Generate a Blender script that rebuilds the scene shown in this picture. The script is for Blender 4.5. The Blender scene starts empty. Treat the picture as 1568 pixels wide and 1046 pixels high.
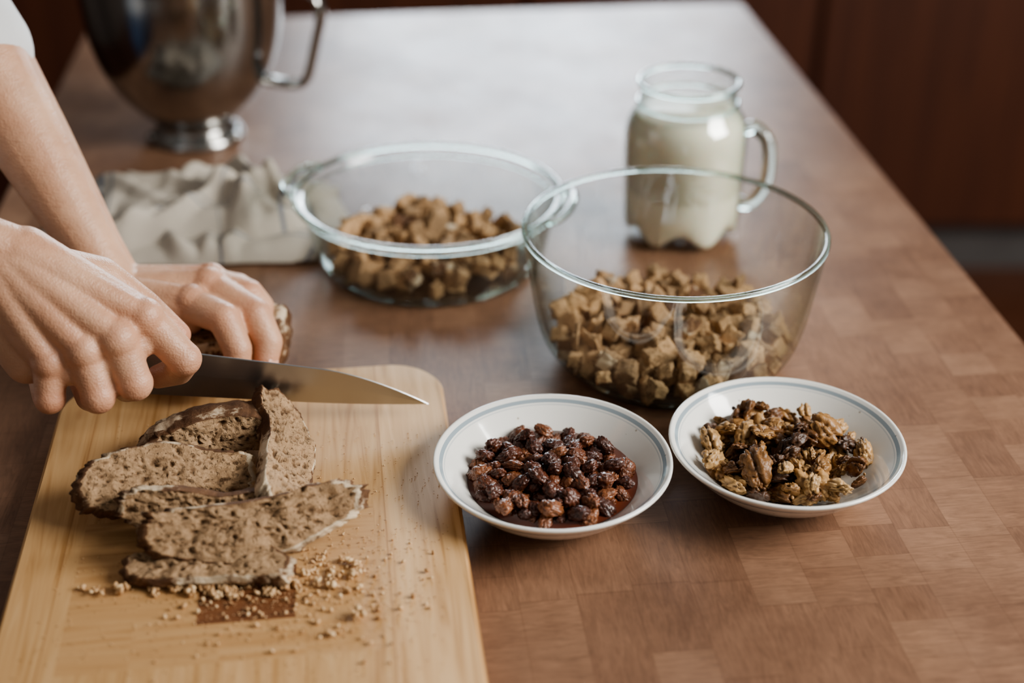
import bpy, bmesh, math, random
import numpy as np
from mathutils import Vector, Matrix, noise, Euler
random.seed(7)
SC = bpy.context.scene
COL = SC.collection

# ---------------------------------------------------------------- materials
class M:
    def __init__(s, name):
        s.m = bpy.data.materials.new(name); s.m.use_nodes = True
        s.t = s.m.node_tree; s.t.nodes.clear()
        s.out = s.n('ShaderNodeOutputMaterial')
        s.b = s.n('ShaderNodeBsdfPrincipled')
        s.l(s.b.outputs[0], s.out.inputs[0])
        s.tc = s.n('ShaderNodeTexCoord')
    def n(s, t, **kw):
        x = s.t.nodes.new(t)
        for k, v in kw.items(): setattr(x, k, v)
        return x
    def l(s, a, b): s.t.links.new(a, b)
    def set(s, **kw):
        for k, v in kw.items():
            k = k.replace('_', ' ')
            i = s.b.inputs[k]
            if hasattr(v, 'links'): s.l(v, i)
            else: i.default_value = (*v, 1) if isinstance(v, tuple) and len(v) == 3 and i.type == 'RGBA' else v
        return s
    def mapping(s, scale=(1, 1, 1), rot=(0, 0, 0), src=None):
        mp = s.n('ShaderNodeMapping'); mp.inputs['Scale'].default_value = scale; mp.inputs['Rotation'].default_value = rot
        s.l(src or s.tc.outputs['Object'], mp.inputs[0]); return mp.outputs[0]
    def noise(s, scale, detail=3, rough=.5, vec=None, dist=0):
        x = s.n('ShaderNodeTexNoise'); x.inputs['Scale'].default_value = scale; x.inputs['Detail'].default_value = detail
        x.inputs['Roughness'].default_value = rough; x.inputs['Distortion'].default_value = dist
        s.l(vec or s.tc.outputs['Object'], x.inputs['Vector']); return x.outputs['Fac']
    def voro(s, scale, vec=None, feature='F1', out='Distance', rnd=1):
        x = s.n('ShaderNodeTexVoronoi', feature=feature); x.inputs['Scale'].default_value = scale
        x.inputs['Randomness'].default_value = rnd
        s.l(vec or s.tc.outputs['Object'], x.inputs['Vector']); return x.outputs[out]
    def ramp(s, fac, stops, interp='LINEAR'):
        r = s.n('ShaderNodeValToRGB'); r.color_ramp.interpolation = interp
        e = r.color_ramp.elements
        while len(e) < len(stops): e.new(.5)
        for el, (p, c) in zip(e, stops):
            el.position = p; el.color = (*c, 1) if isinstance(c, tuple) else (c, c, c, 1)
        s.l(fac, r.inputs[0]); return r.outputs[0]
    def math(s, op, a, b=None, c=None, clamp=False):
        x = s.n('ShaderNodeMath', operation=op); x.use_clamp = clamp
        for i, v in enumerate((a, b, c)):
            if v is None: continue
            if hasattr(v, 'links'): s.l(v, x.inputs[i])
            else: x.inputs[i].default_value = v
        return x.outputs[0]
    def mix(s, fac, a, b, mode='MIX'):
        x = s.n('ShaderNodeMix', data_type='RGBA', blend_type=mode)
        for i, v in ((0, fac), (6, a), (7, b)):
            if hasattr(v, 'links'): s.l(v, x.inputs[i])
            else: x.inputs[i].default_value = (*v, 1) if isinstance(v, tuple) else v
        return x.outputs[2]
    def bump(s, h, strength=.3, dist=.002):
        x = s.n('ShaderNodeBump'); x.inputs['Strength'].default_value = strength; x.inputs['Distance'].default_value = dist
        s.l(h, x.inputs['Height']); s.l(x.outputs[0], s.b.inputs['Normal']); return s
    def xyz(s, v=None):
        x = s.n('ShaderNodeSeparateXYZ'); s.l(v or s.tc.outputs['Object'], x.inputs[0]); return x.outputs
    def comb(s, x, y, z=0.0):
        c = s.n('ShaderNodeCombineXYZ')
        for i, v in enumerate((x, y, z)):
            if hasattr(v, 'links'): s.l(v, c.inputs[i])
            else: c.inputs[i].default_value = v
        return c.outputs[0]
    def island(s):
        return s.n('ShaderNodeNewGeometry').outputs['Random Per Island']
    def attr(s, nm): return s.n('ShaderNodeAttribute', attribute_name=nm).outputs['Fac']

def simple(name, col, rough=.5, metal=0, nscale=8, var=.15, bump=0):
    m = M(name); f = m.noise(nscale, 4)
    a = tuple(c * (1 - var) for c in col); b = tuple(min(1, c * (1 + var)) for c in col)
    m.set(Base_Color=m.ramp(f, [(.3, a), (.7, b)]), Roughness=rough, Metallic=metal)
    if bump: m.bump(f, bump, .002)
    return m.m

def mat_table():
    m = M('butcher_block_wood'); o = m.xyz(); S = 1 / .038
    wob = m.math('MULTIPLY', m.math('SUBTRACT', m.noise(2.2, 1), .5), .02)
    gx = m.math('MULTIPLY', m.math('ADD', o[0], wob), S); col = m.math('FLOOR', gx)
    wn = m.n('ShaderNodeTexWhiteNoise', noise_dimensions='1D'); m.l(col, wn.inputs['W'])
    wm = m.n('ShaderNodeTexWhiteNoise', noise_dimensions='1D'); m.l(m.math('ADD', col, 37.3), wm.inputs['W'])
    sy = m.math('MULTIPLY_ADD', wm.outputs['Value'], S * .75, S * .42)
    gy = m.math('ADD', m.math('MULTIPLY', o[1], sy), m.math('MULTIPLY', wn.outputs['Value'], 3.0)); row = m.math('FLOOR', gy)
    w2 = m.n('ShaderNodeTexWhiteNoise', noise_dimensions='2D'); m.l(m.comb(col, row), w2.inputs['Vector'])
    rv = w2.outputs['Value']
    base = m.ramp(rv, [(0, (.238, .134, .084)), (.4, (.272, .156, .098)), (.75, (.292, .170, .107)), (1, (.325, .194, .124))])
    v1 = m.noise(1, 5, .65, m.mapping((190, 26, 26)), 2.2); v2 = m.noise(1, 5, .65, m.mapping((26, 190, 26), (0, 0, .5)), 2.2)
    g = m.mix(m.math('GREATER_THAN', rv, .5), v1, v2)
    big = m.noise(5.5, 6, .7)
    c = m.mix(.8, base, m.ramp(g, [(.25, .55), (.75, 1.1)]), 'MULTIPLY')
    c = m.mix(.85, c, m.ramp(big, [(.3, (.52, .44, .41)), (.7, (1.20, 1.17, 1.14))]), 'MULTIPLY')
    fx = m.math('ABSOLUTE', m.math('SUBTRACT', m.math('FRACT', gx), .5)); fy = m.math('ABSOLUTE', m.math('SUBTRACT', m.math('FRACT', gy), .5))
    seam = m.math('GREATER_THAN', m.math('MAXIMUM', fx, fy), .488)
    c = m.mix(m.math('MULTIPLY', seam, .16), c, (.05, .02, .01))
    m.set(Base_Color=c, Roughness=m.math('ADD', .27, m.math('MULTIPLY', m.noise(9, 5, .7), .26)))
    m.b.inputs['Specular IOR Level'].default_value = .40
    m.bump(m.math('ADD', g, m.math('MULTIPLY', big, 2)), .07, .001)
    return m.m

def mat_board():
    m = M('pine_wood'); o = m.xyz()
    X, Y = o[0], o[1]
    col = m.math('FLOOR', m.math('MULTIPLY', m.math('ADD', X, .011), 1 / .052))
    wn = m.n('ShaderNodeTexWhiteNoise', noise_dimensions='1D'); m.l(col, wn.inputs['W'])
    off = m.comb(m.math('MULTIPLY', wn.outputs['Value'], 7.0), m.math('MULTIPLY', wn.outputs['Value'], 3.0), 0.0)
    va = m.n('ShaderNodeVectorMath', operation='ADD'); m.l(m.tc.outputs['Object'], va.inputs[0]); m.l(off, va.inputs[1])
    long_ = m.noise(1, 3, .55, m.mapping((95, 5, 5), src=va.outputs[0]), 1.6)
    cross = m.noise(1, 3, .55, m.mapping((6, 95, 5), src=va.outputs[0]), 1.6)
    def box(x0, x1, y0, y1):
        a = m.math('MULTIPLY', m.math('GREATER_THAN', X, x0), m.math('LESS_THAN', X, x1))
        b = m.math('MULTIPLY', m.math('GREATER_THAN', Y, y0), m.math('LESS_THAN', Y, y1))
        return m.math('MULTIPLY', a, b)
    panel = box(-.105, .085, -.11, .035)
    g = m.mix(panel, long_, cross)
    c = m.ramp(g, [(.3, (.50, .28, .115)), (.45, (.64, .395, .19)), (.6, (.71, .46, .235)), (.75, (.75, .505, .27))])
    tone = m.ramp(wn.outputs['Value'], [(0, (.80, .76, .70)), (1, (1, 1, 1))])
    c = m.mix(.85, c, tone, 'MULTIPLY')
    c = m.mix(m.math('MULTIPLY', panel, .45), c, (.48, .27, .12))
    inlay = box(-.026, .034, -.075, -.022)
    c = m.mix(m.math('MULTIPLY', inlay, .95), c, m.ramp(cross, [(.3, (.13, .045, .018)), (.7, (.20, .078, .034))]))
    kn = m.voro(11, vec=m.mapping((1, .6, 1)))
    c = m.mix(m.ramp(kn, [(.03, .85), (.11, 0.0)]), c, (.24, .10, .035))
    fx = m.math('ABSOLUTE', m.math('SUBTRACT', m.math('FRACT', m.math('MULTIPLY', m.math('ADD', X, .011), 1 / .052)), .5))
    seam = m.math('MULTIPLY', m.math('GREATER_THAN', fx, .49), m.math('SUBTRACT', 1, panel))
    c = m.mix(m.math('MULTIPLY', seam, .45), c, (.3, .13, .04))
    m.set(Base_Color=c, Roughness=.40); m.bump(g, .12, .0008)
    return m.m

def mat_thin_glass():
    m = M('clear_glass_wall'); t = m.t; t.nodes.remove(m.b)
    lw = m.n('ShaderNodeLayerWeight'); lw.inputs['Blend'].default_value = .5
    f = m.math('POWER', lw.outputs['Facing'], 3.0)
    tr = m.n('ShaderNodeBsdfTransparent'); gl = m.n('ShaderNodeBsdfGlossy'); gl.inputs['Roughness'].default_value = .02
    m.l(m.mix(m.math('POWER', lw.outputs['Facing'], 2.5), (.985, .99, .985), (.74, .82, .79)), tr.inputs[0])
    mx = m.n('ShaderNodeMixShader'); m.l(m.math('MULTIPLY_ADD', f, .55, .08), mx.inputs[0])
    bp = m.n('ShaderNodeBump'); bp.inputs['Strength'].default_value = .35; bp.inputs['Distance'].default_value = .004
    m.l(m.noise(24, 1), bp.inputs['Height']); m.l(bp.outputs[0], gl.inputs['Normal'])
    m.l(tr.outputs[0], mx.inputs[1]); m.l(gl.outputs[0], mx.inputs[2]); m.l(mx.outputs[0], m.out.inputs[0])
    return m.m
def mat_solid_glass():
    m = M('clear_glass_solid'); m.set(Base_Color=(.78, .91, .86), Roughness=.02, IOR=1.47); m.b.inputs['Transmission Weight'].default_value = 1
    return m.m

def mat_ceramic():
    m = M('speckled_ceramic'); o = m.xyz()
    r = m.math('SQRT', m.math('ADD', m.math('POWER', o[0], 2), m.math('POWER', o[1], 2)))
    band = m.math('LESS_THAN', m.math('ABSOLUTE', m.math('SUBTRACT', r, .0770)), .0012)
    band2 = m.math('LESS_THAN', m.math('ABSOLUTE', m.math('SUBTRACT', r, .0746)), .0004)
    top = m.math('GREATER_THAN', o[2], .031)
    sp = m.ramp(m.voro(95), [(.05, 1.0), (.11, 0.0)])
    spm = m.math('MULTIPLY', sp, m.math('GREATER_THAN', m.noise(60, 1), .56))
    c = m.mix(m.math('MULTIPLY', spm, .7), (.88, .86, .80), (.25, .18, .10))
    c = m.mix(m.math('MULTIPLY', m.math('MULTIPLY', band, top), .8), c, (.20, .28, .34))
    c = m.mix(m.math('MULTIPLY', m.math('MULTIPLY', band2, top), .4), c, (.34, .40, .44))
    m.set(Base_Color=c, Roughness=.12); m.b.inputs['Coat Weight'].default_value = .6
    m.b.inputs['Coat Roughness'].default_value = .05
    m.bump(m.noise(25, 2), .04, .002)
    return m.m

def mat_crumb(name='bread_crumb', base=(.42, .27, .15), pit=True, iv=.15):
    m = M(name)
    n = m.noise(40, 4, .6); n3 = m.noise(560, 4, .7); n2 = m.noise(380, 2, .5, None, .6)
    pores = m.ramp(n2, [(.32, 0.0), (.43, 1.0)])
    c = m.mix(n, tuple(x * .62 for x in base), tuple(min(1, x * 1.4) for x in base))
    c = m.mix(.45, c, m.ramp(n3, [(.3, .5), (.7, 1.3)]), 'MULTIPLY')
    c = m.mix(m.ramp(pores, [(0, .6), (1, 0.0)]), c, tuple(x * .28 for x in base))
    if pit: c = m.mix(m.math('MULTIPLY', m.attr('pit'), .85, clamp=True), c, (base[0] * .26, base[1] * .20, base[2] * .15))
    isl = m.island(); c = m.mix(iv, c, m.ramp(isl, [(0, .45), (1, 1.4)]), 'MULTIPLY')
    m.set(Base_Color=c, Roughness=.9); m.bump(m.math('ADD', pores, m.math('MULTIPLY', n3, 1.0)), .65, .0013)
    return m.m
def mat_crust():
    m = M('bread_crust'); n = m.noise(55, 5, .65); fl = m.noise(26, 5, .7)
    c = m.ramp(n, [(.3, (.070, .030, .013)), (.6, (.17, .082, .036)), (.75, (.32, .18, .09))])
    c = m.mix(m.ramp(fl, [(.51, 0.0), (.58, .85)]), c, (.74, .60, .42))
    m.set(Base_Color=c, Roughness=.85); m.bump(m.noise(260, 5, .7), .6, .002)
    return m.m

def mat_skin():
    m = M('skin'); a = m.attr('flush')
    n = m.noise(45, 4, .6); n2 = m.noise(22, 4, .6)
    c = m.mix(m.ramp(n2, [(.35, 0.0), (.65, 1.0)]), (.56, .305, .19), (.67, .41, .27))
    c = m.mix(m.math('MULTIPLY', a, .62), c, (.60, .22, .135))
    c = m.mix(.4, c, m.ramp(n, [(.3, .76), (.7, 1.08)]), 'MULTIPLY')
    m.set(Base_Color=c, Roughness=.42)
    m.b.inputs['Subsurface Weight'].default_value = .15; m.b.inputs['Subsurface Radius'].default_value = (.01, .004, .002)
    m.b.inputs['Subsurface Scale'].default_value = .5
    v = m.voro(700); cr = m.noise(1, 3, .6, m.mapping((60, 60, 260)), .8)
    m.bump(m.math('ADD', m.math('ADD', m.math('MULTIPLY', v, .4), m.noise(190, 5, .65)), m.math('MULTIPLY', cr, .9)), .34, .0017)
    return m.m

def mat_steel(name, rough=.15, col=(.62, .58, .53)):
    m = M(name); n = m.noise(6, 4); st = m.noise(30, 3, .5, m.mapping((1, 1, 14)))
    m.set(Base_Color=m.mix(n, tuple(c * .8 for c in col), col), Metallic=1.0, Roughness=m.math('MULTIPLY_ADD', m.noise(9, 3), .14, rough - .05))
    m.bump(st, .03, .001); return m.m

def mat_linen():
    m = M('striped_linen'); u = m.n('ShaderNodeUVMap'); o = m.xyz(u.outputs[0])
    def line(ax, p, w): return m.math('LESS_THAN', m.math('ABSOLUTE', m.math('SUBTRACT', o[ax], p)), w)
    s = line(0, .10, .014)
    for ax, p, w in ((0, .145, .005), (0, .055, .005), (1, .22, .006), (1, .26, .003), (0, .62, .004), (0, .9, .008)): s = m.math('MAXIMUM', s, line(ax, p, w))
    n = m.noise(25, 4)
    c = m.mix(n, (.43, .385, .32), (.58, .52, .44))
    c = m.mix(m.math('MULTIPLY', s, .75), c, (.11, .14, .19))
    w = m.n('ShaderNodeTexWave'); w.inputs['Scale'].default_value = 260; m.l(u.outputs[0], w.inputs[0])
    m.set(Base_Color=c, Roughness=.92); m.bump(m.math('ADD', w.outputs['Fac'], m.noise(300, 2)), .25, .001)
    return m.m

def mat_raisin():
    m = M('raisin_skin'); i = m.island(); n = m.noise(300, 4, .6, None, 1.2)
    c = m.ramp(i, [(0, (.060, .018, .009)), (.35, (.115, .034, .015)), (.75, (.175, .058, .023)), (1, (.28, .105, .042))])
    c = m.mix(.65, c, m.ramp(n, [(.3, .45), (.7, 1.35)]), 'MULTIPLY')
    m.set(Base_Color=c, Roughness=.26); m.b.inputs['Subsurface Weight'].default_value = .15; m.b.inputs['Subsurface Scale'].default_value = .003
    m.b.inputs['Coat Weight'].default_value = .4; m.b.inputs['Coat Roughness'].default_value = .12
    m.bump(n, .6, .002); return m.m
def mat_walnut():
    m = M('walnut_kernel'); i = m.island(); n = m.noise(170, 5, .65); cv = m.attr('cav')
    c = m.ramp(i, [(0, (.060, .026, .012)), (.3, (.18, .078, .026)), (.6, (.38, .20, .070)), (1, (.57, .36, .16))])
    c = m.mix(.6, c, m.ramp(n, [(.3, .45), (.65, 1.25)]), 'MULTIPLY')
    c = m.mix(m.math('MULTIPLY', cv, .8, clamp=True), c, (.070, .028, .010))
    m.set(Base_Color=c, Roughness=.40); m.bump(n, .6, .0015); return m.m
def mat_milk():
    m = M('milk'); n = m.noise(5, 2); m.set(Base_Color=m.mix(n, (.93, .89, .70), (.95, .92, .75)), Roughness=.3)
    m.b.inputs['Subsurface Weight'].default_value = .3; m.b.inputs['Subsurface Scale'].default_value = .02; return m.m
def mat_cabinet():
    m = M('mahogany_cabinet'); g = m.noise(1, 4, .6, m.mapping((30, 30, 1.5)), 1.2)
    m.set(Base_Color=m.ramp(g, [(.3, (.062, .018, .008)), (.7, (.115, .035, .014))]), Roughness=.55); return m.m
def mat_syrup():
    m = M('amber_syrup'); n = m.noise(20, 2)
    m.set(Base_Color=m.mix(n, (.085, .016, .007), (.14, .032, .012)), Roughness=.03); m.bump(n, .05, .002); return m.m

TABLE = mat_table(); BOARD = mat_board(); GT = mat_thin_glass(); GS = mat_solid_glass(); CER = mat_ceramic()
CRUMB = mat_crumb(); CUBE = mat_crumb('bread_cube_crumb', (.50, .315, .165), False, .65); CRUST = mat_crust(); SKIN = mat_skin()
STEEL = mat_steel('brushed_steel', .16, (.42, .41, .39)); BLADE = mat_steel('knife_steel', .30, (.50, .51, .52)); LINEN = mat_linen()
RAISIN = mat_raisin(); WALNUT = mat_walnut(); MILK = mat_milk(); CAB = mat_cabinet(); SYRUP = mat_syrup()

# ---------------------------------------------------------------- helpers
def empty(name, loc=(0, 0, 0), rot=0):
    e = bpy.data.objects.new(name, None); COL.objects.link(e); e.location = loc; e.rotation_euler = (0, 0, rot)
    e.empty_display_size = .05; return e
def mkobj(name, me, mats, parent=None, smooth=True):
    o = bpy.data.objects.new(name, me); COL.objects.link(o)
    for x in (mats if isinstance(mats, (list, tuple)) else [mats]): me.materials.append(x)
    if smooth: me.shade_smooth()
    if parent: o.parent = parent
    return o
def bmobj(name, bm, mats, parent=None, smooth=True):
    me = bpy.data.meshes.new(name); bmesh.ops.recalc_face_normals(bm, faces=bm.faces[:]); bm.to_mesh(me); bm.free()
    return mkobj(name, me, mats, parent, smooth)
def lathe(name, prof, mat, parent=None, segs=96, mod=None):
    bm = bmesh.new(); rings = []
    for r, z in prof:
        if r < 1e-6: rings.append([bm.verts.new((0, 0, z))])
        else:
            ring = []
            for i in range(segs):
                a = 2 * math.pi * i / segs; rr, zz = (mod(r, z, a) if mod else (r, z))
                ring.append(bm.verts.new((rr * math.cos(a), rr * math.sin(a), zz)))
            rings.append(ring)
    for A, B in zip(rings, rings[1:]):
        for i in range(segs):
            j = (i + 1) % segs
            if len(A) == 1 and len(B) == 1: continue
            if len(A) == 1: bm.faces.new((A[0], B[i], B[j]))
            elif len(B) == 1: bm.faces.new((A[i], B[0], A[j]))
            else: bm.faces.new((A[i], B[i], B[j], A[j]))
    return bmobj(name, bm, mat, parent)
def smoothprof(pts, n=6):
    out = []
    P = [Vector(p) for p in pts]
    for i in range(len(P) - 1):
        p0 = P[max(i - 1, 0)]; p1 = P[i]; p2 = P[i + 1]; p3 = P[min(i + 2, len(P) - 1)]
        for k in range(n):
            t = k / n
            v = .5 * ((2 * p1) + (p2 - p0) * t + (2 * p0 - 5 * p1 + 4 * p2 - p3) * t * t + (3 * p1 - p0 - 3 * p2 + p3) * t ** 3)
            out.append((max(0, v.x), v.y))
    out.append(tuple(P[-1])); return out
def tube(name, pts, rad, mat, parent=None, segs=16, flat=1.0, closed=False, res=10):
    P = [Vector(p) for p in pts]; N = len(P); C = []
    rng = range(N) if closed else range(N - 1)
    for i in rng:
        g = (lambda k: P[k % N]) if closed else (lambda k: P[min(max(k, 0), N - 1)])
        p0, p1, p2, p3 = g(i - 1), g(i), g(i + 1), g(i + 2)
        for k in range(res):
            t = k / res
            C.append(.5 * ((2 * p1) + (p2 - p0) * t + (2 * p0 - 5 * p1 + 4 * p2 - p3) * t * t + (3 * p1 - p0 - 3 * p2 + p3) * t ** 3))
    if not closed: C.append(P[-1])
    bm = bmesh.new(); rings = []; up = Vector((0, 0, 1)); prev = None
    for i, c in enumerate(C):
        if closed: d = C[(i + 1) % len(C)] - C[i - 1]
        else: d = C[min(i + 1, len(C) - 1)] - C[max(i - 1, 0)]
        d.normalize()
        if prev is None: s = d.cross(up); s = s if s.length > .1 else d.cross(Vector((0, 1, 0)))
        else: s = prev - d * prev.dot(d)
        s.normalize(); prev = s; u = s.cross(d).normalized()
        rings.append([bm.verts.new(c + s * rad * math.cos(a) * flat + u * rad * math.sin(a)) for a in [2 * math.pi * k / segs for k in range(segs)]])
    pairs = list(zip(rings, rings[1:])) + ([(rings[-1], rings[0])] if closed else [])
    for A, B in pairs:
        for k in range(segs):
            j = (k + 1) % segs; bm.faces.new((A[k], B[k], B[j], A[j]))
    if not closed: bm.faces.new(rings[0][::-1]); bm.faces.new(rings[-1])
    return bmobj(name, bm, mat, parent)
def ring(name, R, r, z, mat, parent=None, flat=1.0):
    return tube(name, [(R * math.cos(a), R * math.sin(a), z) for a in [2 * math.pi * k / 24 for k in range(24)]], r, mat, parent, 14, flat, True, 6)
def box(name, c, s, mat, parent=None, bev=.004, rot=0):
    bm = bmesh.new(); bmesh.ops.create_cube(bm, size=1)
    for v in bm.verts: v.co = Vector((v.co.x * s[0], v.co.y * s[1], v.co.z * s[2]))
    if bev: bmesh.ops.bevel(bm, geom=bm.edges[:], offset=bev, segments=3, affect='EDGES')
    o = bmobj(name, bm, mat, parent, False); o.location = c; o.rotation_euler = (0, 0, rot); return o

def ico(sub):
    bm = bmesh.new(); bmesh.ops.create_icosphere(bm, subdivisions=sub, radius=1)
    v = np.array([x.co[:] for x in bm.verts]); f = np.array([[y.index for y in x.verts] for x in bm.faces]); bm.free(); return v, f
ICO2, ICO3, ICO4 = ico(2), ico(3), ico(4)

def merged(name, parts, mats, parent=None, smooth=True, attr=None):
    """parts: (verts Nx3, faces MxK array, matidx (int or array)[, per-vertex attribute])"""
    V = []; F = []; MI = []; A = []; o = 0
    for p in parts:
        v, f, mi = p[:3]; f = np.asarray(f); V.append(v); F.append(f + o)
        MI.append(np.full(len(f), mi) if isinstance(mi, int) else np.asarray(mi)); o += len(v)
        if attr: A.append(p[3])
    V = np.concatenate(V); F = np.concatenate(F); MI = np.concatenate(MI); K = F.shape[1]
    me = bpy.data.meshes.new(name)
    me.vertices.add(len(V)); me.vertices.foreach_set('co', V.astype(np.float32).ravel())
    me.loops.add(F.size); me.loops.foreach_set('vertex_index', F.astype(np.int32).ravel())
    me.polygons.add(len(F)); me.polygons.foreach_set('loop_start', np.arange(0, F.size, K, dtype=np.int32))
    me.update(calc_edges=True); me.validate()
    me.polygons.foreach_set('material_index', MI.astype(np.int32))
    if attr:
        a = me.attributes.new(attr, 'FLOAT', 'POINT'); a.data.foreach_set('value', np.concatenate(A).astype(np.float32))
    return mkobj(name, me, mats, parent, smooth)

def bake_blob(name, spheres, voxel, smooth, mat, parent=None, flush=None, sub=ICO3):
    V = []; F = []; o = 0
    for c, r in spheres:
        V.append(sub[0] * np.array(r if isinstance(r, tuple) else (r, r, r)) + np.array(c)); F.append(sub[1] + o); o += len(sub[0])
    V = np.concatenate(V); F = np.concatenate(F)
    me = bpy.data.meshes.new(name + '_tmp'); me.from_pydata(V.tolist(), [], F.tolist())
    t = bpy.data.objects.new(name + '_tmp', me); COL.objects.link(t)
    rm = t.modifiers.new('r', 'REMESH'); rm.mode = 'VOXEL'; rm.voxel_size = voxel; rm.use_smooth_shade = True
    sm = t.modifiers.new('s', 'SMOOTH'); sm.factor = .5; sm.iterations = smooth
    dg = bpy.context.evaluated_depsgraph_get(); dg.update()
    nm = bpy.data.meshes.new_from_object(t.evaluated_get(dg)); nm.name = name
    bpy.data.objects.remove(t); bpy.data.meshes.remove(me)
    nm.materials.clear()
    if flush:
        co = np.empty(len(nm.vertices) * 3); nm.vertices.foreach_get('co', co); co = co.reshape(-1, 3)
        val = np.zeros(len(co))
        for p, r, s in flush:
            d = np.linalg.norm(co - np.array(p), axis=1); val = np.maximum(val, s * np.exp(-(d / r) ** 2))
        a = nm.attributes.new('flush', 'FLOAT', 'POINT'); a.data.foreach_set('value', val.astype(np.float32))
    return mkobj(name, nm, mat, parent)
def cap(p0, r0, p1, r1, q=.22):
    p0, p1 = np.array(p0, float), np.array(p1, float); L = np.linalg.norm(p1 - p0); n = max(2, int(L / (min(r0, r1) * q)))
    return [(tuple(p0 + (p1 - p0) * i / n), r0 + (r1 - r0) * i / n) for i in range(n + 1)]
def chain(pts, rs, q=.22):
    out = []
    for a, b, c, d in zip(pts, rs, pts[1:], rs[1:]): out += cap(a, b, c, d, q)
    return out

# ---------------------------------------------------------------- table
tab = empty('butcher_block_table', (-.026, 1.013, 0), math.radians(6))
box('table_top', (0, 0, -.03), (.92, 1.92, .06), TABLE, tab, .004)
LEG = simple('table_leg_wood', (.14, .06, .03), .5)
box('apron', (0, 0, -.10), (.80, 1.80, .08), LEG, tab, .003)
for i, (x, y) in enumerate(((-.38, -.88), (.38, -.88), (-.38, .88), (.38, .88))):
    box('leg_%d' % (i + 1), (x, y, -.52), (.08, .08, .76), LEG, tab, .005)

# ---------------------------------------------------------------- cutting board
bm = bmesh.new(); W, L, R = .145, .22, .042; pts = []
for cx, cy, a0 in ((W - R, L - R, 0), (-W + R, L - R, 90), (-W + R, -L + R, 180), (W - R, -L + R, 270)):
    for k in range(13):
        a = math.radians(a0 + 90 * k / 12); pts.append((cx + R * math.cos(a), cy + R * math.sin(a)))
f = bm.faces.new([bm.verts.new((x, y, 0)) for x, y in pts]); ex = bmesh.ops.extrude_face_region(bm, geom=[f])
for v in ex['geom']:
    if isinstance(v, bmesh.types.BMVert): v.co.z = .02
sharp = [e for e in bm.edges if e.calc_face_angle(0) > 1]
bmesh.ops.bevel(bm, geom=sharp, offset=.0025, segments=3, affect='EDGES')
o = bmobj('cutting_board', bm, BOARD, None, False); o.location = (-.175, .738, .0003); o.rotation_euler = (0, 0, math.radians(7))

# ---------------------------------------------------------------- small bowls
BP = [(0, .007), (.028, .0075), (.042, .012), (.055, .020), (.067, .030), (.0745, .0365), (.079, .040), (.081, .0412), (.0825, .0405), (.082, .0385),
      (.077, .033), (.066, .0215), (.054, .0115), (.043, .005), (.038, .0035), (.037, 0), (.034, 0), (.033, .003), (0, .003)]
prof_in = BP[:7]
def interp(prof, r):
    for (r0, z0), (r1, z1) in zip(prof, prof[1:]):
        if r <= r1: return z0 + (z1 - z0) * (r - r0) / (r1 - r0 + 1e-9)
    return prof[-1][1] + (r - prof[-1][0]) * 2
def pile(n, R, d, basef, squash=.75, tries=14, bias=0.4):
    P = []
    for i in range(n):
        best = None
        for k in range(tries):
            a = random.random() * 6.283; rr = R * math.sqrt(random.random()); x, y = rr * math.cos(a), rr * math.sin(a)
            z = basef(rr) + d * .42
            for (px, py, pz) in P:
                q = (px - x) ** 2 + (py - y) ** 2
                if q < d * d: z = max(z, pz + squash * math.sqrt(d * d - q))
            s = z + bias * rr
            if best is None or s < best[0]: best = (s, x, y, z)
        P.append(best[1:])
    return P
def rotm(): return np.array(Euler((random.random() * 6.28, random.random() * 6.28, random.random() * 6.28)).to_matrix())

def make_raisin(seed):
    v, f = ICO4; o = []
    for p in v:
        P = Vector(p); q = P * 2.0 + Vector((seed * 7, 0, 0))
        q += Vector((noise.noise(P * 1.7 + Vector((seed, 2, 0))), noise.noise(P * 1.7 + Vector((0, seed, 5))), 0)) * .6
        w = (1 - min(1, abs(noise.noise(q)) * 4)) * .24 + (1 - min(1, abs(noise.noise(q * 2.1)) * 4)) * .12
        r = 1.06 - w + .28 * noise.noise(P * 1.1 + Vector((0, 0, seed * 3)))
        o.append((P.x * r * 1.08, P.y * r * .80, P.z * r * .60))
    return np.array(o), f
def make_walnut(seed):
    v, f = ICO4; o = []; cav = []
    for p in v:
        P = Vector(p); q = P * 1.9 + Vector((seed * 3.1, seed, 0))
        q += Vector((noise.noise(P * 2 + Vector((seed, 0, 0))), noise.noise(P * 2 + Vector((0, seed, 3))), 0)) * .5
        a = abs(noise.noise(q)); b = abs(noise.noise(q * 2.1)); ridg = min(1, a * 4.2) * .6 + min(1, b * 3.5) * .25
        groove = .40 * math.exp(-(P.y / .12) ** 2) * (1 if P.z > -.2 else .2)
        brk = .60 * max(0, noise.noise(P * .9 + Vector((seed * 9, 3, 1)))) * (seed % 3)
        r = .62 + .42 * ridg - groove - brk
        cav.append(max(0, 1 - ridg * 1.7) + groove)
        z = P.z * r * .60
        if z < -.15: z = -.15 + (z + .15) * .4
        half = seed % 2 == 0
        y = P.y * r * (.95 if half else .55)
        o.append((P.x * r * (1.2 if half else .95), y, z))
    return np.array(o), f, np.array(cav)

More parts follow.
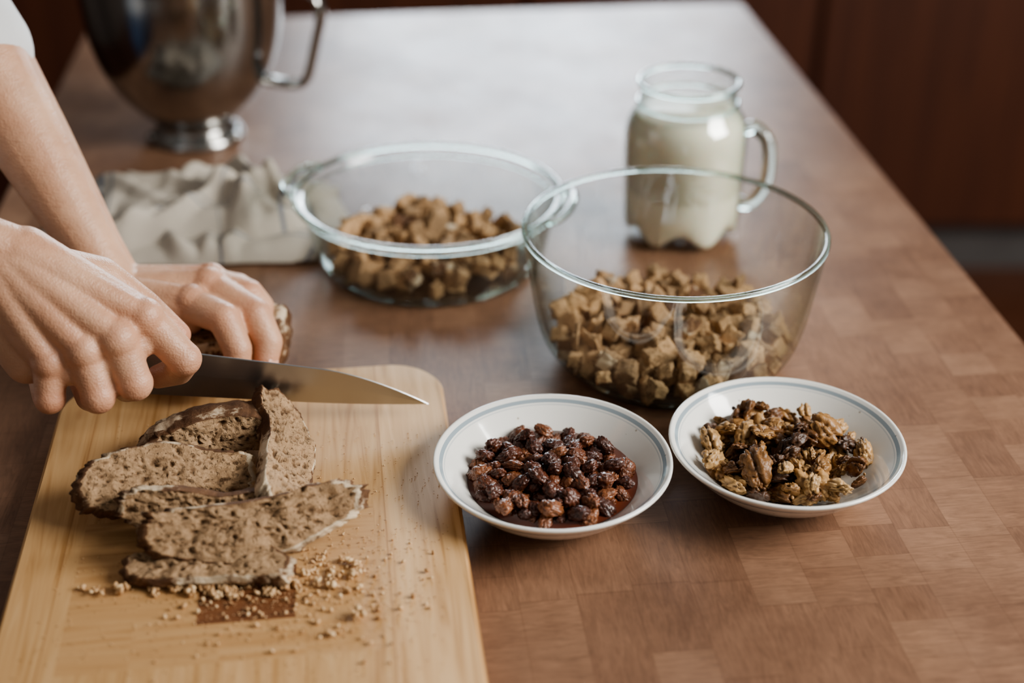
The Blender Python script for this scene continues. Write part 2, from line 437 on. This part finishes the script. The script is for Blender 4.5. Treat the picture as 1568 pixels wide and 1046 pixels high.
rb = empty('raisin_bowl', (.028, .808, .0005))
lathe('ceramic_bowl', smoothprof(BP, 4), CER, rb)
lathe('syrup', [(.0, .0238), (.0592, .0238), (.0570, .0216), (0, .0172)], SYRUP, rb, 64)
T = [make_raisin(i) for i in range(10)]; parts = []
for x, y, z in pile(185, .0535, .0108, lambda r: interp(prof_in, r) + .001, .60, 10, .16):
    v, f = random.choice(T); s = random.uniform(.0062, .0090); w = random.uniform(.82, 1.15)
    e = Euler((random.uniform(-.9, .9), random.uniform(-.9, .9), random.random() * 6.28)); parts.append(((v * s * np.array((1, w, w))) @ np.array(e.to_matrix()).T + np.array((x, y + .0015, z)), f, 0))
merged('raisins', parts, RAISIN, rb)

wb = empty('walnut_bowl', (.193, .832, .0005))
lathe('ceramic_bowl', smoothprof(BP, 4), CER, wb)
T = [make_walnut(i) for i in range(12)]; parts = []
for x, y, z in pile(96, .057, .0145, lambda r: interp(prof_in, r), .58, 8, .2):
    v, f, cv = random.choice(T); s = random.uniform(.0100, .0155) * (1 if random.random() < .6 else .6)
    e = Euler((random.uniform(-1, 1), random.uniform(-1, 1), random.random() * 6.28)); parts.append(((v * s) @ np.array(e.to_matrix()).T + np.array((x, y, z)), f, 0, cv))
for k in range(110):
    v, f = ICO2; a = random.random() * 6.28; rr = .058 * math.sqrt(random.random()); s = random.uniform(.0012, .0030)
    parts.append(((v * np.array((s, s * .8, s * .6))) @ rotm().T + np.array((rr * math.cos(a), rr * math.sin(a), interp(prof_in, rr) + random.uniform(.002, .014))), f, 0, np.zeros(len(v))))
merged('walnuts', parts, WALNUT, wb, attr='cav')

# ---------------------------------------------------------------- bread cubes
def make_cube(seed, sx=1, sy=1, sz=1):
    bm = bmesh.new(); bmesh.ops.create_cube(bm, size=2); bmesh.ops.subdivide_edges(bm, edges=bm.edges[:], cuts=7, use_grid_fill=True)
    mi = []
    for f in bm.faces:
        c = f.calc_center_median(); mi.append(1 if c.z > .98 and seed % 2 == 0 else 0)
    fs = [[v.index for v in f.verts] for f in bm.faces]; vs = []
    for v in bm.verts:
        P = v.co.copy(); P = P.lerp(P.normalized() * 1.25, .09)
        nz = noise.noise(P * 1.1 + Vector((seed * 4.2, 0, 0))) * .24 + noise.noise(P * 4.5 + Vector((0, seed * 3, 0))) * .12
        P = P * (1 + nz); P.x += P.z * .18 * math.sin(seed); P.y += P.x * .12 * math.cos(seed * 2); vs.append((P.x * sx, P.y * sy, P.z * sz))
    bm.free(); return np.array(vs), np.array(fs), np.array(mi)
SH = ((1, 1, 1), (1.1, .9, .8), (1.35, .8, .7), (1.6, 1.05, .30), (1, .9, 1), (1.1, 1, .9))
CT = [make_cube(i, *SH[i % 6]) for i in range(12)]
def cubes(name, n, R, basef, size, parent, bias=.25):
    parts = []
    for x, y, z in pile(n, R, size * 1.85, basef, .68, 7, bias):
        v, f, mi = random.choice(CT); s = size * random.uniform(.62, 1.08)
        parts.append(((v * s) @ rotm().T + np.array((x, y, z)), f, mi))
    return merged(name, parts, [CUBE, CRUST], parent)

# ---------------------------------------------------------------- large glass bowl
gb = empty('glass_mixing_bowl', (.128, 1.014, .0008))
gout = [(0, 0), (.074, 0), (.084, .003), (.095, .012), (.104, .027), (.110, .050), (.1145, .078), (.1178, .100), (.1200, .1165)]
gin = [(.1168, .1165), (.1148, .100), (.1115, .078), (.1068, .051), (.1005, .029), (.0915, .0155), (.076, .0065), (0, .005)]
lathe('bowl_wall', smoothprof(gout, 5) + smoothprof(gin, 5), GT, gb, 128)
ring('rim', .1185, .0024, .1165, GS, gb); ring('foot_ring', .078, .0036, .0038, GS, gb, 1.4)
gip = [(0, .005), (.076, .0065), (.0915, .0155), (.1005, .029), (.1068, .051), (.1115, .078)]
cubes('bread_cubes', 225, .092, lambda r: interp(gip, r), .0082, gb, .16)

# ---------------------------------------------------------------- casserole dish
cd = empty('glass_casserole_dish', (-.076, 1.189, .0008), math.radians(-14))
co = [(0, 0), (.085, 0), (.096, .004), (.103, .014), (.107, .03), (.110, .05), (.1125, .063), (.119, .067)]
ci = [(.119, .070), (.110, .067), (.107, .05), (.1035, .03), (.099, .016), (.090, .0065), (0, .005)]
def oval(r, z, a): return r * (1 + .03 * math.cos(2 * a)), z
lathe('dish_wall', smoothprof(co, 5) + smoothprof(ci, 5), GT, cd, 128, oval)
rp = lambda R, z: [(R * (1 + .03 * math.cos(2 * a)) * math.cos(a), R * (1 + .03 * math.cos(2 * a)) * math.sin(a), z) for a in [2 * math.pi * k / 24 for k in range(24)]]
tube('rim', rp(.1180, .0690), .0026, GS, cd, 14, 1.3, True, 6)
tube('lip', rp(.1130, .0600), .0012, GS, cd, 14, 1, True, 6)
tube('foot_ring', rp(.090, .0034), .003, GS, cd, 14, 1, True, 6)
for i, s in enumerate((-1, 1)):
    tube('handle_%d' % (i + 1), [(s * .118, -.036, .069), (s * .127, -.030, .070), (s * .132, -.012, .071), (s * .132, .012, .071), (s * .127, .030, .070), (s * .118, .036, .069)], .0036, GS, cd, 12, 1.3)
cip = [(0, .005), (.090, .0065), (.099, .016), (.1035, .03), (.107, .05)]
cubes('bread_cubes', 125, .084, lambda r: interp(cip, r) + .0, .0083, cd, .12)

# ---------------------------------------------------------------- milk jug
mj = empty('milk_jug', (.163, 1.252, .0008))
def lob(r, z, a):
    k = max(0, 1 - z / .030); return r * (1 - .04 * k * (1 - math.cos(6 * a + .6)) / 2), z + .015 * k * (1 - math.cos(6 * a + .6)) / 2
jo = [(.0, .006), (.030, .004), (.046, 0), (.0535, .005), (.0555, .02), (.0565, .05), (.0575, .08), (.0575, .103), (.055, .116), (.049, .126), (.0455, .132), (.0445, .140), (.0455, .150), (.047, .153)]
ji = [(.0445, .153), (.043, .147), (.042, .140), (.043, .132), (.0465, .125), (.0525, .115), (.055, .103), (.055, .08), (.054, .05), (.053, .02), (.0505, .008), (.040, .006), (0, .008)]
lathe('jug_wall', smoothprof(jo, 4) + smoothprof(ji, 4), GT, mj, 96, lob)
lathe('milk_fill', smoothprof([(0, .008), (.038, .005), (.049, .004), (.0530, .012), (.0540, .05), (.0548, .08), (.0548, .103), (.0522, .115), (.0475, .1225)], 4) + [(.0470, .1235), (0, .1235)], MILK, mj, 96, lob)
ring('rim', .0458, .0024, .1525, GS, mj); ring('neck_ring', .0462, .0020, .1335, GS, mj)
h = [(.052, .0, .106), (.063, -.008, .110), (.074, -.014, .100), (.077, -.018, .078), (.074, -.018, .055), (.064, -.014, .038), (.053, -.006, .034)]
tube('handle', h, .0068, GS, mj, 16, 1.2)

# ---------------------------------------------------------------- steel mixer bowl
mb = empty('steel_mixer_bowl', (-.353, 1.50, .0005))
mo = [(0, .012), (.030, .012), (.040, .006), (.047, 0), (.052, .001), (.050, .008), (.042, .017), (.045, .024), (.062, .040), (.080, .062), (.094, .090), (.103, .125), (.107, .165), (.108, .195), (.112, .198), (.113, .201), (.108, .202)]
mi_ = [(.106, .195), (.105, .165), (.101, .125), (.092, .091), (.078, .065), (.060, .044), (.03, .030), (0, .028)]
lathe('bowl_body', smoothprof(mo, 4) + smoothprof(mi_, 4), STEEL, mb, 128)
d = Vector((math.cos(-.25), math.sin(-.25), 0)); hp = []
for r, z in ((.100, .168), (.118, .174), (.140, .176), (.155, .168), (.158, .150), (.150, .120), (.142, .092), (.135, .077), (.120, .072), (.088, .074)): hp.append((d.x * r, d.y * r, z))
tube('handle', hp, .0050, STEEL, mb, 14, 2.4)
for i, (sx, sy) in enumerate(((.9, -.35), (-.9, -.35), (0, 1))):
    bm = bmesh.new(); bmesh.ops.create_uvsphere(bm, u_segments=20, v_segments=12, radius=.008)
    for v in bm.verts: v.co.z = v.co.z * .7
    o = bmobj('lug_%d' % (i + 1), bm, STEEL, mb); o.location = (sx * .05, sy * .05, .007)

# ---------------------------------------------------------------- linen towel
def towel(name, NX, NY, fn, parent):
    bm = bmesh.new(); uvl = bm.loops.layers.uv.new('UVMap'); g = []; uvs = {}
    for j in range(NY + 1):
        row = []
        for i in range(NX + 1):
            u, v = i / NX, j / NY; x = bm.verts.new(fn(u, v)); uvs[x] = (u, v); row.append(x)
        g.append(row)
    for j in range(NY):
        for i in range(NX):
            f = bm.faces.new((g[j][i], g[j][i + 1], g[j + 1][i + 1], g[j + 1][i]))
            for l in f.loops: l[uvl].uv = uvs[l.vert]
    me = bpy.data.meshes.new(name); bm.to_mesh(me); bm.free()
    o = mkobj(name, me, LINEN, parent); s = o.modifiers.new('s', 'SOLIDIFY'); s.thickness = .002; s.offset = 1; return o
tw = empty('kitchen_towel', (-.312, 1.268, .001), math.radians(4))
def layer(seed, sx, sy, x0, y0, h, base, lift=0):
    def fn(u, v):
        x = (u - .5) * sx; y = (v - .5) * sy
        q = Vector((x * 9 + seed, y * 9, 0))
        x += noise.noise(q * 1.3) * .024; y += noise.noise(q * 1.3 + Vector((5, 5, 5))) * .030
        e = min(1, 6 * min(u, 1 - u)) * min(1, 5 * min(v, 1 - v)); e = math.sin(e * math.pi / 2) ** .7
        z = base * e + .004 * e + lift
        for k, (a, off, w, am) in enumerate(((.5, -.04, .008, 1), (-.35, .02, .010, .8), (1.1, .03, .007, .9), (-.9, -.03, .008, .8), (.15, .055, .009, .9), (2.2, .0, .007, .7), (1.6, -.06, .007, .7), (.8, .0, .006, .8), (-.6, .06, .007, .8), (1.35, .07, .007, .8))):
            a += seed * .37; dd = x * math.sin(a) + y * math.cos(a) - off + noise.noise(Vector((x * 16 + k * 3, y * 16, seed))) * .018
            z += h * am * math.exp(-(dd / w) ** 2) * e * (.55 + .45 * math.sin(14 * (x * math.cos(a) - y * math.sin(a)) + k * 2 + seed))
        z += abs(noise.noise(Vector((x * 26, y * 26, seed)))) * .008 * e
        return (x + x0, y + y0, max(.0015, z))
    return fn
towel('lower_layer', 150, 120, layer(1.3, .285, .172, .0, -.008, .013, .007), tw)
towel('upper_layer', 150, 120, layer(4.1, .225, .140, .010, 0, .020, .021, .003), tw)

# ---------------------------------------------------------------- bread slices
def slice_mesh(name, L, H, T, seed, loc, tilt, yaw, roll=0, z=None, bend=0, pits=1.0, mats=None):
    n = 210; K = 32; V = []; F = []; MI = []; A = []
    ol = []
    for i in range(n):
        a = 2 * math.pi * i / n; c, s = math.cos(a), math.sin(a)
        x = L / 2 * math.copysign(abs(c) ** .66, c); y = H / 2 * math.copysign(abs(s) ** (.5 if s < 0 else .80), s)
        w = 1 + .12 * noise.noise(Vector((c * 1.6, s * 1.6, seed))) + .08 * noise.noise(Vector((c * 6, s * 6, seed))) + .03 * noise.noise(Vector((c * 20, s * 20, seed)))
        x *= w; y *= w + .16 * noise.noise(Vector((x * 28, seed, s)))
        y += L * .06 * math.sin(x / L * 4 + seed)
        ol.append((x, y))
    def nz(x, y, k, edge=1.0):
        P = Vector((x, y, 0)); s3 = Vector((0, 0, seed + k))
        base = noise.noise(P * 360 + s3) * .0010 + noise.noise(P * 110 + s3) * .0022 + noise.noise(P * 26 + s3) * .0034 + bend * (x / L) ** 2
        p1 = max(0, noise.noise(P * 330 + s3 * 3) - .24) * 3.2; p2 = max(0, noise.noise(Vector((x * 140, y * 210, seed * 2 + k))) - .38) * 3.6
        p = min(1, max(p1, p2)) * edge * pits
        return base, p
    def add(x, y, side, t):
        ed = 1 if t < .92 else 0
        b, p = nz(x, y, side, ed)
        V.append((x, y, side * (T / 2 - (.0018 if t == 1 else 0) - p * .0020) + b)); A.append(p)
    for side in (1, -1):
        b = len(V); add(0, 0, side, 0)
        for k in range(1, K + 1):
            t = k / K
            for x, y in ol: add(x * t, y * t, side, t)
        for i in range(n):
            j = (i + 1) % n; F.append((b, b + 1 + i, b + 1 + j) if side > 0 else (b, b + 1 + j, b + 1 + i)); MI.append(0)
            for k in range(K - 1):
                a, c = b + 1 + k * n, b + 1 + (k + 1) * n
                F.append((a + i, c + i, c + j, a + j) if side > 0 else (a + j, c + j, c + i, a + i)); MI.append(1 if k >= K - 3 else 0)
    top = 1 + (K - 1) * n; bot = 1 + K * n + top
    R = 7; prev = top
    for r in range(1, R + 1):
        if r < R:
            cur = len(V); t = r / R; bul = .0018 * math.sin(math.pi * t)
            for x0, y0 in ol:
                s = 1 + bul / max(.01, math.hypot(x0, y0)) + .08 * noise.noise(Vector((x0 * 130, y0 * 130, t * 4 + seed))) * math.sin(math.pi * t)
                z1, z2 = nz(x0, y0, 1, 0)[0], nz(x0, y0, -1, 0)[0]
                V.append((x0 * s, y0 * s, (T / 2 - .0018) * (1 - 2 * t) + z1 * (1 - t) + z2 * t)); A.append(0)
        else: cur = bot
        for i in range(n):
            j = (i + 1) % n; F.append((prev + i, cur + i, cur + j, prev + j)); MI.append(1)
        prev = cur
    me = bpy.data.meshes.new(name); me.from_pydata(V, [], F)
    me.polygons.foreach_set('material_index', MI)
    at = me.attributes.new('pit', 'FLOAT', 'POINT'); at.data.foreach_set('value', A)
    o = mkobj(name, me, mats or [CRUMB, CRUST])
    Rm = Matrix.Rotation(yaw, 4, 'Z') @ Matrix.Rotation(roll, 4, 'Y') @ Matrix.Rotation(tilt, 4, 'X')
    low = min((Rm @ Vector(v)).z for v in V)
    zz = .0206 - low if z is None else z
    o.matrix_world = Matrix.Translation((loc[0], loc[1], zz)) @ Rm
    return o
r_ = math.radians
slice_mesh('bread_slice', .094, .028, .036, 1.0, (-.214, .838), r_(76), r_(14))
slice_mesh('bread_slice', .112, .042, .014, 2.7, (-.231, .779), r_(40), r_(22))
slice_mesh('bread_slice', .106, .030, .013, 3.9, (-.203, .751), r_(68), r_(8))
slice_mesh('bread_slice', .142, .036, .015, 5.1, (-.168, .731), r_(52), r_(11))
slice_mesh('bread_slice', .104, .028, .009, 6.6, (-.192, .705), r_(10), r_(-9))
slice_mesh('bread_slice', .140, .037, .015, 8.2, (-.161, .808), r_(-34), r_(-77), r_(3), .046)
slice_mesh('bread_loaf', .146, .066, .038, 11.4, (-.254, .969), 0, r_(5))

# crumbs
ICO1 = ico(1); parts = []
CRT = [ICO1[0] * (1 + .55 * (np.random.RandomState(i).rand(len(ICO1[0]), 1) - .5)) for i in range(14)]
def crumb(x, y, s, z=.0206):
    f = ICO1[1]; P = random.choice(CRT) * np.array((s * random.uniform(.6, 1.4), s * random.uniform(.6, 1.3), s * random.uniform(.4, .9)))
    parts.append((P @ rotm().T + np.array((x, y, z + s * .8)), f, 0))
def lump(x, y, s, z=.0206):
    for k in range(11): crumb(x + random.gauss(0, s * .6), y + random.gauss(0, s * .5), s * random.uniform(.35, .75), z + random.random() * s * .7)
for k in range(1500):
    x, y = random.gauss(-.135, .045), random.gauss(.694, .028); s = random.uniform(.0002, .0006) + (abs(random.gauss(0, .0008)) if random.random() < .25 else 0)
    if -.29 < x < -.05 and y > .58: crumb(x, y, min(s, .0022))
for k in range(1600): crumb(random.uniform(-.29, -.04), random.uniform(.58, .88), random.uniform(.00018, .00055))
for k in range(44): lump(random.gauss(-.192, .030), random.gauss(.692, .005), random.uniform(.0016, .0034))
for k in range(14): lump(random.gauss(-.118, .018), random.gauss(.704, .010), random.uniform(.0014, .0030))
for x, y, s in ((-.094, .668, .0040), (-.099, .705, .0036), (-.113, .695, .003), (-.07, .72, .0014), (-.10, .716, .003), (-.245, .690, .0038), (-.140, .70, .0044), (-.150, .703, .004)): lump(x, y, s)
mc = M('bread_crumb_bits'); ii = mc.island(); mc.set(Base_Color=mc.ramp(ii, [(0, (.40, .22, .10)), (.5, (.62, .40, .21)), (1, (.78, .58, .35))]), Roughness=.9)
merged('bread_crumbs', parts, mc.m, None, False)

# ---------------------------------------------------------------- knife
kn = empty('chef_knife', (-.28, .870, .055))
dirv = Vector((-.0626, .891, .028)) - Vector((-.28, .870, .055)); yawk = math.atan2(dirv.y, dirv.x); pit = math.atan2(dirv.z, math.hypot(dirv.x, dirv.y))
kn.rotation_euler = (0, -pit, yawk)
LB = dirv.length
bm = bmesh.new(); st = []
for i in range(41):
    t = i / 40; x = -.004 + (LB + .004) * t
    e = .004 * max(0, (t - .55) / .45) ** 2; s = .041 - .018 * t
    if t > .65: s -= (.023 - .0045) * ((t - .65) / .35) ** 1.7
    s = max(s, e + .0004); m_ = e + (s - e) * .5; th = .0011 * (1 - .55 * t)
    st.append([bm.verts.new(p) for p in ((x, 0, e), (x, th * .85, m_), (x, th, s - .0004), (x, 0, s), (x, -th, s - .0004), (x, -th * .85, m_))])
for A, B in zip(st, st[1:]):
    for k in range(6): bm.faces.new((A[k], B[k], B[(k + 1) % 6], A[(k + 1) % 6]))
bm.faces.new(st[0]); bm.faces.new(st[-1][::-1])
o = bmobj('blade', bm, BLADE, kn, False)
tube('bolster', [(-.014, 0, .026), (-.004, 0, .024), (.003, 0, .024)], .0155, BLADE, kn, 20, .36)
tube('handle', [(-.082, 0, .031), (-.070, 0, .029), (-.04, 0, .027), (-.012, 0, .026)], .0120, simple('dark_handle_wood', (.035, .02, .014), .4), kn, 20, .62)

# ---------------------------------------------------------------- person
per = empty('person', (0, 0, 0))
def hand(name, wrist, lat, palm, elbow, mcps, fingers, thumb, thumb_r=(.017, .0145, .0120, .0098), FR=(.0130, .0116, .0104, .0086), extra=()):
    w = np.array(wrist); lat = np.array(lat); palm = np.array(palm); S = list(extra); fl = []
    lat = lat / np.linalg.norm(lat); palm = palm / np.linalg.norm(palm); ms = []
    for i, (m_, f) in enumerate(zip(mcps, fingers)):
        k = (1.5 - i) / 1.5
        mm = np.array(m_); sc = (1, 1.03, .98, .88)[i]; ms.append((w + lat * .014 * k, mm, sc))
        S += cap(w + lat * .015 * k + palm * .006, .018, mm + palm * .014 - (mm - w) * .12, .0135)
        pts = [mm + palm * .003] + [np.array(p) for p in f]
        S += chain(pts, [r * sc for r in FR], .18)
        S.append((tuple(mm - palm * .0008), .0136 * sc)); S.append((tuple(pts[1]), .0122 * sc))
        S += cap(w + lat * .010 * k - palm * .004, .0165, mm - palm * .0030, .0098 * sc)   # extensor tendon ridge
        fl += [(mm, .012, .8), (pts[1], .011, .9), (pts[2], .010, .6), (pts[3], .012, 1.0)]
    for i in range(4):
        a, b, sc = ms[i]; S += cap(a, .0180, b + palm * .0040, .0130 * sc)
        if i < 3:
            a2, b2, _ = ms[i + 1]; S += cap((a + a2) / 2, .0175, (b + b2) / 2 + palm * .0055, .0118)
            S += cap((a + a2) / 2 + palm * .006, .018, (b + b2) / 2 + palm * .012, .0125)
    for i in range(3):
        p1 = np.array(fingers[i][0]); p2 = np.array(fingers[i + 1][0]); b = (ms[i][1] + ms[i + 1][1]) / 2
        S += cap(b + palm * .006, .0105, b * .6 + (p1 + p2) * .2 + palm * .003, .0085)
    tp = [np.array(p) for p in thumb]; S += chain(tp, thumb_r, .18); S += cap(tp[0], .016, np.array(mcps[0]) + palm * .010, .011); fl.append((tp[-1], .014, 1))
    e = np.array(elbow); mid = w + (e - w) * .5
    for s in (-1, 1):
        S += chain([w + lat * .010 * s, w + (e - w) * .16 + lat * .010 * s, mid + lat * .010 * s, w + (e - w) * .8 + lat * .008 * s, e + (e - w) * .06], [.0190, .0205, .029, .035, .035], .15)
    return bake_blob(name, S, .0015, 5, SKIN, per, fl)
Rw = (-.335, .840, .176); Re = (-.56, .79, .290)
Rm_ = [(-.247, .835, .137), (-.262, .818, .130), (-.283, .811, .125), (-.306, .808, .118)]
Rf = [[(-.223, .832, .106), (-.233, .850, .086), (-.250, .858, .076)],
      [(-.253, .812, .099), (-.266, .836, .081), (-.280, .857, .076)],
      [(-.276, .803, .094), (-.290, .828, .078), (-.303, .850, .079)],
      [(-.308, .802, .093), (-.319, .824, .081), (-.330, .846, .086)]]
hand('right_arm', Rw, (.86, .42, .27), (-.2, .78, -.59), Re, Rm_, Rf, [(-.318, .862, .160), (-.288, .884, .142), (-.262, .890, .115), (-.240, .886, .094)],
     extra=cap((-.350, .838, .150), .020, (-.326, .822, .110), .0155))
Lw = (-.302, .972, .080); Le = (-.437, 1.085, .280)
Lm = [(-.243, .950, .086), (-.234, .972, .089), (-.236, .990, .084), (-.243, 1.006, .077)]
Lf = [[(-.2160, .932, .0820), (-.2060, .921, .062), (-.2060, .915, .046)],
      [(-.1960, .948, .0770), (-.1860, .938, .058), (-.1880, .930, .044)],
      [(-.205, .976, .079), (-.196, .972, .070), (-.195, .966, .063)],
      [(-.216, .994, .076), (-.206, .994, .069), (-.206, .990, .064)]]
hand('left_arm', Lw, (.25, -.95, .05), (.15, -.1, -1), Le, Lm, Lf, [(-.290, .946, .070), (-.268, .928, .058), (-.246, .916, .048), (-.228, .910, .040)], FR=(.0138, .0124, .0112, .0094))
NAIL = simple('fingernail', (.66, .40, .31), .25)
def nail(tip, prev, dors, r=.0084):
    t = Vector(tip); x = (t - Vector(prev)).normalized(); d = Vector(dors); d = (d - x * d.dot(x)).normalized(); s = d.cross(x)
    bm = bmesh.new(); bmesh.ops.create_uvsphere(bm, u_segments=18, v_segments=12, radius=1)
    Mx = Matrix((x * .0066, s * .0058, d * .0016)).transposed().to_4x4(); Mx.translation = t + d * (r - .0007) - x * .0005
    bm.transform(Mx); bmobj('nail', bm, NAIL, per)
for f in Lf[:2]: nail(f[2], f[1], (.8, -.5, .3), .0090)
nail((-.228, .910, .040), (-.246, .916, .048), (0, -.9, .5), .0095)
SHIRT = simple('white_cotton', (.66, .66, .66), .9, 0, 14, .06, .3)
S = []
Rs, Ls = (-.70, .735, .46), (-.66, 1.085, .47)
S += chain([Rs, (-.645, .755, .38), (-.59, .780, .315)], [.070, .060, .056], .15)
eb = np.array(Le); wv = np.array(Lw); hem = eb + (wv - eb) * .18
S += chain([Ls, (-.550, 1.090, .36), tuple(eb + np.array((-.006, 0, 0))), tuple(hem + np.array((-.004, 0, 0)))], [.070, .058, .046, .046], .15)
S += chain([Rs, (-.70, .91, .46), Ls], [.072, .095, .072], .15)
for z, x, ry in ((.40, -.71, .17), (.30, -.715, .165), (.20, -.725, .155), (.10, -.735, .15), (.02, -.745, .16), (-.04, -.75, .165)):
    for k in range(-3, 4): S.append(((x, .91 + k * (ry - .1) / 3, z), .10))
bake_blob('shirt', S, .006, 5, SHIRT, per, None, ICO3)
DEN = simple('blue_denim', (.05, .08, .15), .85, 0, 30, .2, .2); S = []
for s in (-1, 1): S += chain([(-.75, .91 + s * .06, -.04), (-.75, .91 + s * .10, -.10), (-.745, .91 + s * .11, -.42), (-.76, .91 + s * .11, -.82)], [.10, .098, .066, .05], .2)
S += cap((-.75, .85, -.03), .105, (-.75, .97, -.03), .105)
bake_blob('trousers', S, .008, 5, DEN, per)
SHOE = simple('brown_leather', (.10, .05, .03), .5)
for s in (-1, 1):
    S = [((-.77, .91 + s * .11, -.855), (.045, .042, .044)), ((-.72, .91 + s * .11, -.868), (.07, .045, .031)), ((-.65, .91 + s * .115, -.872), (.06, .046, .027))]
    bake_blob('shoe', S, .005, 6, SHOE, per)
S = cap((-.70, .91, .50), .055, (-.665, .91, .60), .052) + [((-.645, .91, .715), (.095, .077, .098)), ((-.605, .91, .66), (.065, .058, .075)), ((-.575, .91, .605), (.035, .035, .028)),
     ((-.538, .91, .662), (.017, .012, .014)), ((-.550, .91, .685), (.012, .009, .022)), ((-.552, .91, .630), (.014, .022, .007)), ((-.65, .832, .675), (.018, .008, .03)), ((-.65, .988, .675), (.018, .008, .03))]
bake_blob('head', S, .004, 3, SKIN, per, [((-.54, .91, .66), .03, .4)])
HAIR = simple('brown_hair', (.09, .045, .02), .6, 0, 60, .4, .5)
bake_blob('hair', [((-.662, .91, .735), (.100, .086, .098)), ((-.70, .91, .69), (.078, .084, .085)), ((-.745, .91, .70), (.045, .045, .045))], .005, 4, HAIR, per)
EYE = simple('eye_white', (.8, .8, .78), .2)
for s in (-1, 1):
    bm = bmesh.new(); bmesh.ops.create_uvsphere(bm, u_segments=16, v_segments=12, radius=.0125); o = bmobj('eye', bm, EYE, per); o.location = (-.557, .91 + s * .030, .692)
    bm = bmesh.new(); bmesh.ops.create_uvsphere(bm, u_segments=16, v_segments=12, radius=.006); o = bmobj('iris', bm, HAIR, per); o.location = (-.549, .91 + s * .030, .689)

# ---------------------------------------------------------------- room
FL = M('floor_wood'); g = FL.noise(1, 4, .6, FL.mapping((3, 30, 3)), 1); FL.set(Base_Color=FL.ramp(g, [(.3, (.09, .030, .014)), (.7, (.15, .055, .027))]), Roughness=.45)
WALL = simple('plaster', (.14, .11, .095), .9, 0, 3, .05)
box('floor', (0, 1.0, -.95), (5.2, 5.2, .1), FL.m, None, 0)
wbk = empty('wall_back', (0, 3.55, 0))
box('below_window', (0, 0, -.265), (5.2, .1, 1.27), WALL, wbk, 0)
box('above_window', (0, 0, 1.325), (5.2, .1, .65), WALL, wbk, 0)
box('left_of_window', (-1.55, 0, .685), (2.1, .1, .63), WALL, wbk, 0)
box('right_of_window', (1.60, 0, .685), (2.0, .1, .63), WALL, wbk, 0)
WHT = simple('painted_frame', (.7, .68, .64), .5)
wn = empty('window_1', (.05, 3.55, .685))
for nme, c, s in (('frame_left', (-.53, 0, 0), (.04, .12, .62)), ('frame_right', (.53, 0, 0), (.04, .12, .62)), ('frame_top', (0, 0, .295), (1.08, .12, .04)), ('frame_sill', (0, -.03, -.295), (1.08, .18, .04)), ('mullion', (0, 0, 0), (.035, .06, .58))):
    box(nme, c, s, WHT, wn, .004)
box('wall_left', (-2.55, 1.0, .375), (.1, 5.0, 2.55), WALL, None, 0)
cb = empty('kitchen_cabinets', (.03, 3.14, 0))
box('carcass', (0, .02, -.42), (4.9, .54, .70), CAB, cb, .002)
box('plinth', (0, .05, -.835), (4.9, .5, .13), simple('gray_plinth', (.13, .12, .115), .5), cb, 0)
box('counter', (0, 0, -.05), (4.9, .62, .04), simple('dark_counter', (.10, .07, .05), .4), cb, .004)
for i in range(8): box('door_%d' % (i + 1), (-2.14 + i * .61, -.26, -.42), (.59, .02, .68), CAB, cb, .004)

# ---------------------------------------------------------------- lights
def area(name, loc, tgt, sx, sy, pw, col):
    l = bpy.data.lights.new(name, 'AREA'); l.shape = 'RECTANGLE'; l.size = sx; l.size_y = sy; l.energy = pw; l.color = col
    o = bpy.data.objects.new(name, l); COL.objects.link(o); o.location = loc
    o.rotation_euler = (Vector(tgt) - Vector(loc)).to_track_quat('-Z', 'Y').to_euler(); return o
area('window_daylight_back', (.05, 3.47, .685), (.05, 0, .3), 1.0, .55, 40, (.80, .90, 1.0))
area('window_daylight_right', (1.75, .50, 1.15), (0, .78, 0), 1.1, .9, 72, (1.0, .985, .95))
w = bpy.data.worlds.new('World'); SC.world = w; w.use_nodes = True
bg = w.node_tree.nodes['Background']; bg.inputs[0].default_value = (1.0, .965, .92, 1); bg.inputs[1].default_value = .21

# ---------------------------------------------------------------- camera
cam = bpy.data.cameras.new('camera'); cam.lens = 50; cam.sensor_width = 36
co_ = bpy.data.objects.new('camera', cam); COL.objects.link(co_); co_.location = (0, 0, .6); co_.rotation_euler = (math.radians(60), 0, 0)
cam.dof.use_dof = True; cam.dof.focus_distance = .985; cam.dof.aperture_fstop = 2.4
SC.camera = co_
SC.view_settings.look = 'AgX - Medium High Contrast'
# floor at z = 0, table top at 0.9 m
for o in list(SC.objects):
    if o.parent is None: o.location.z += .9
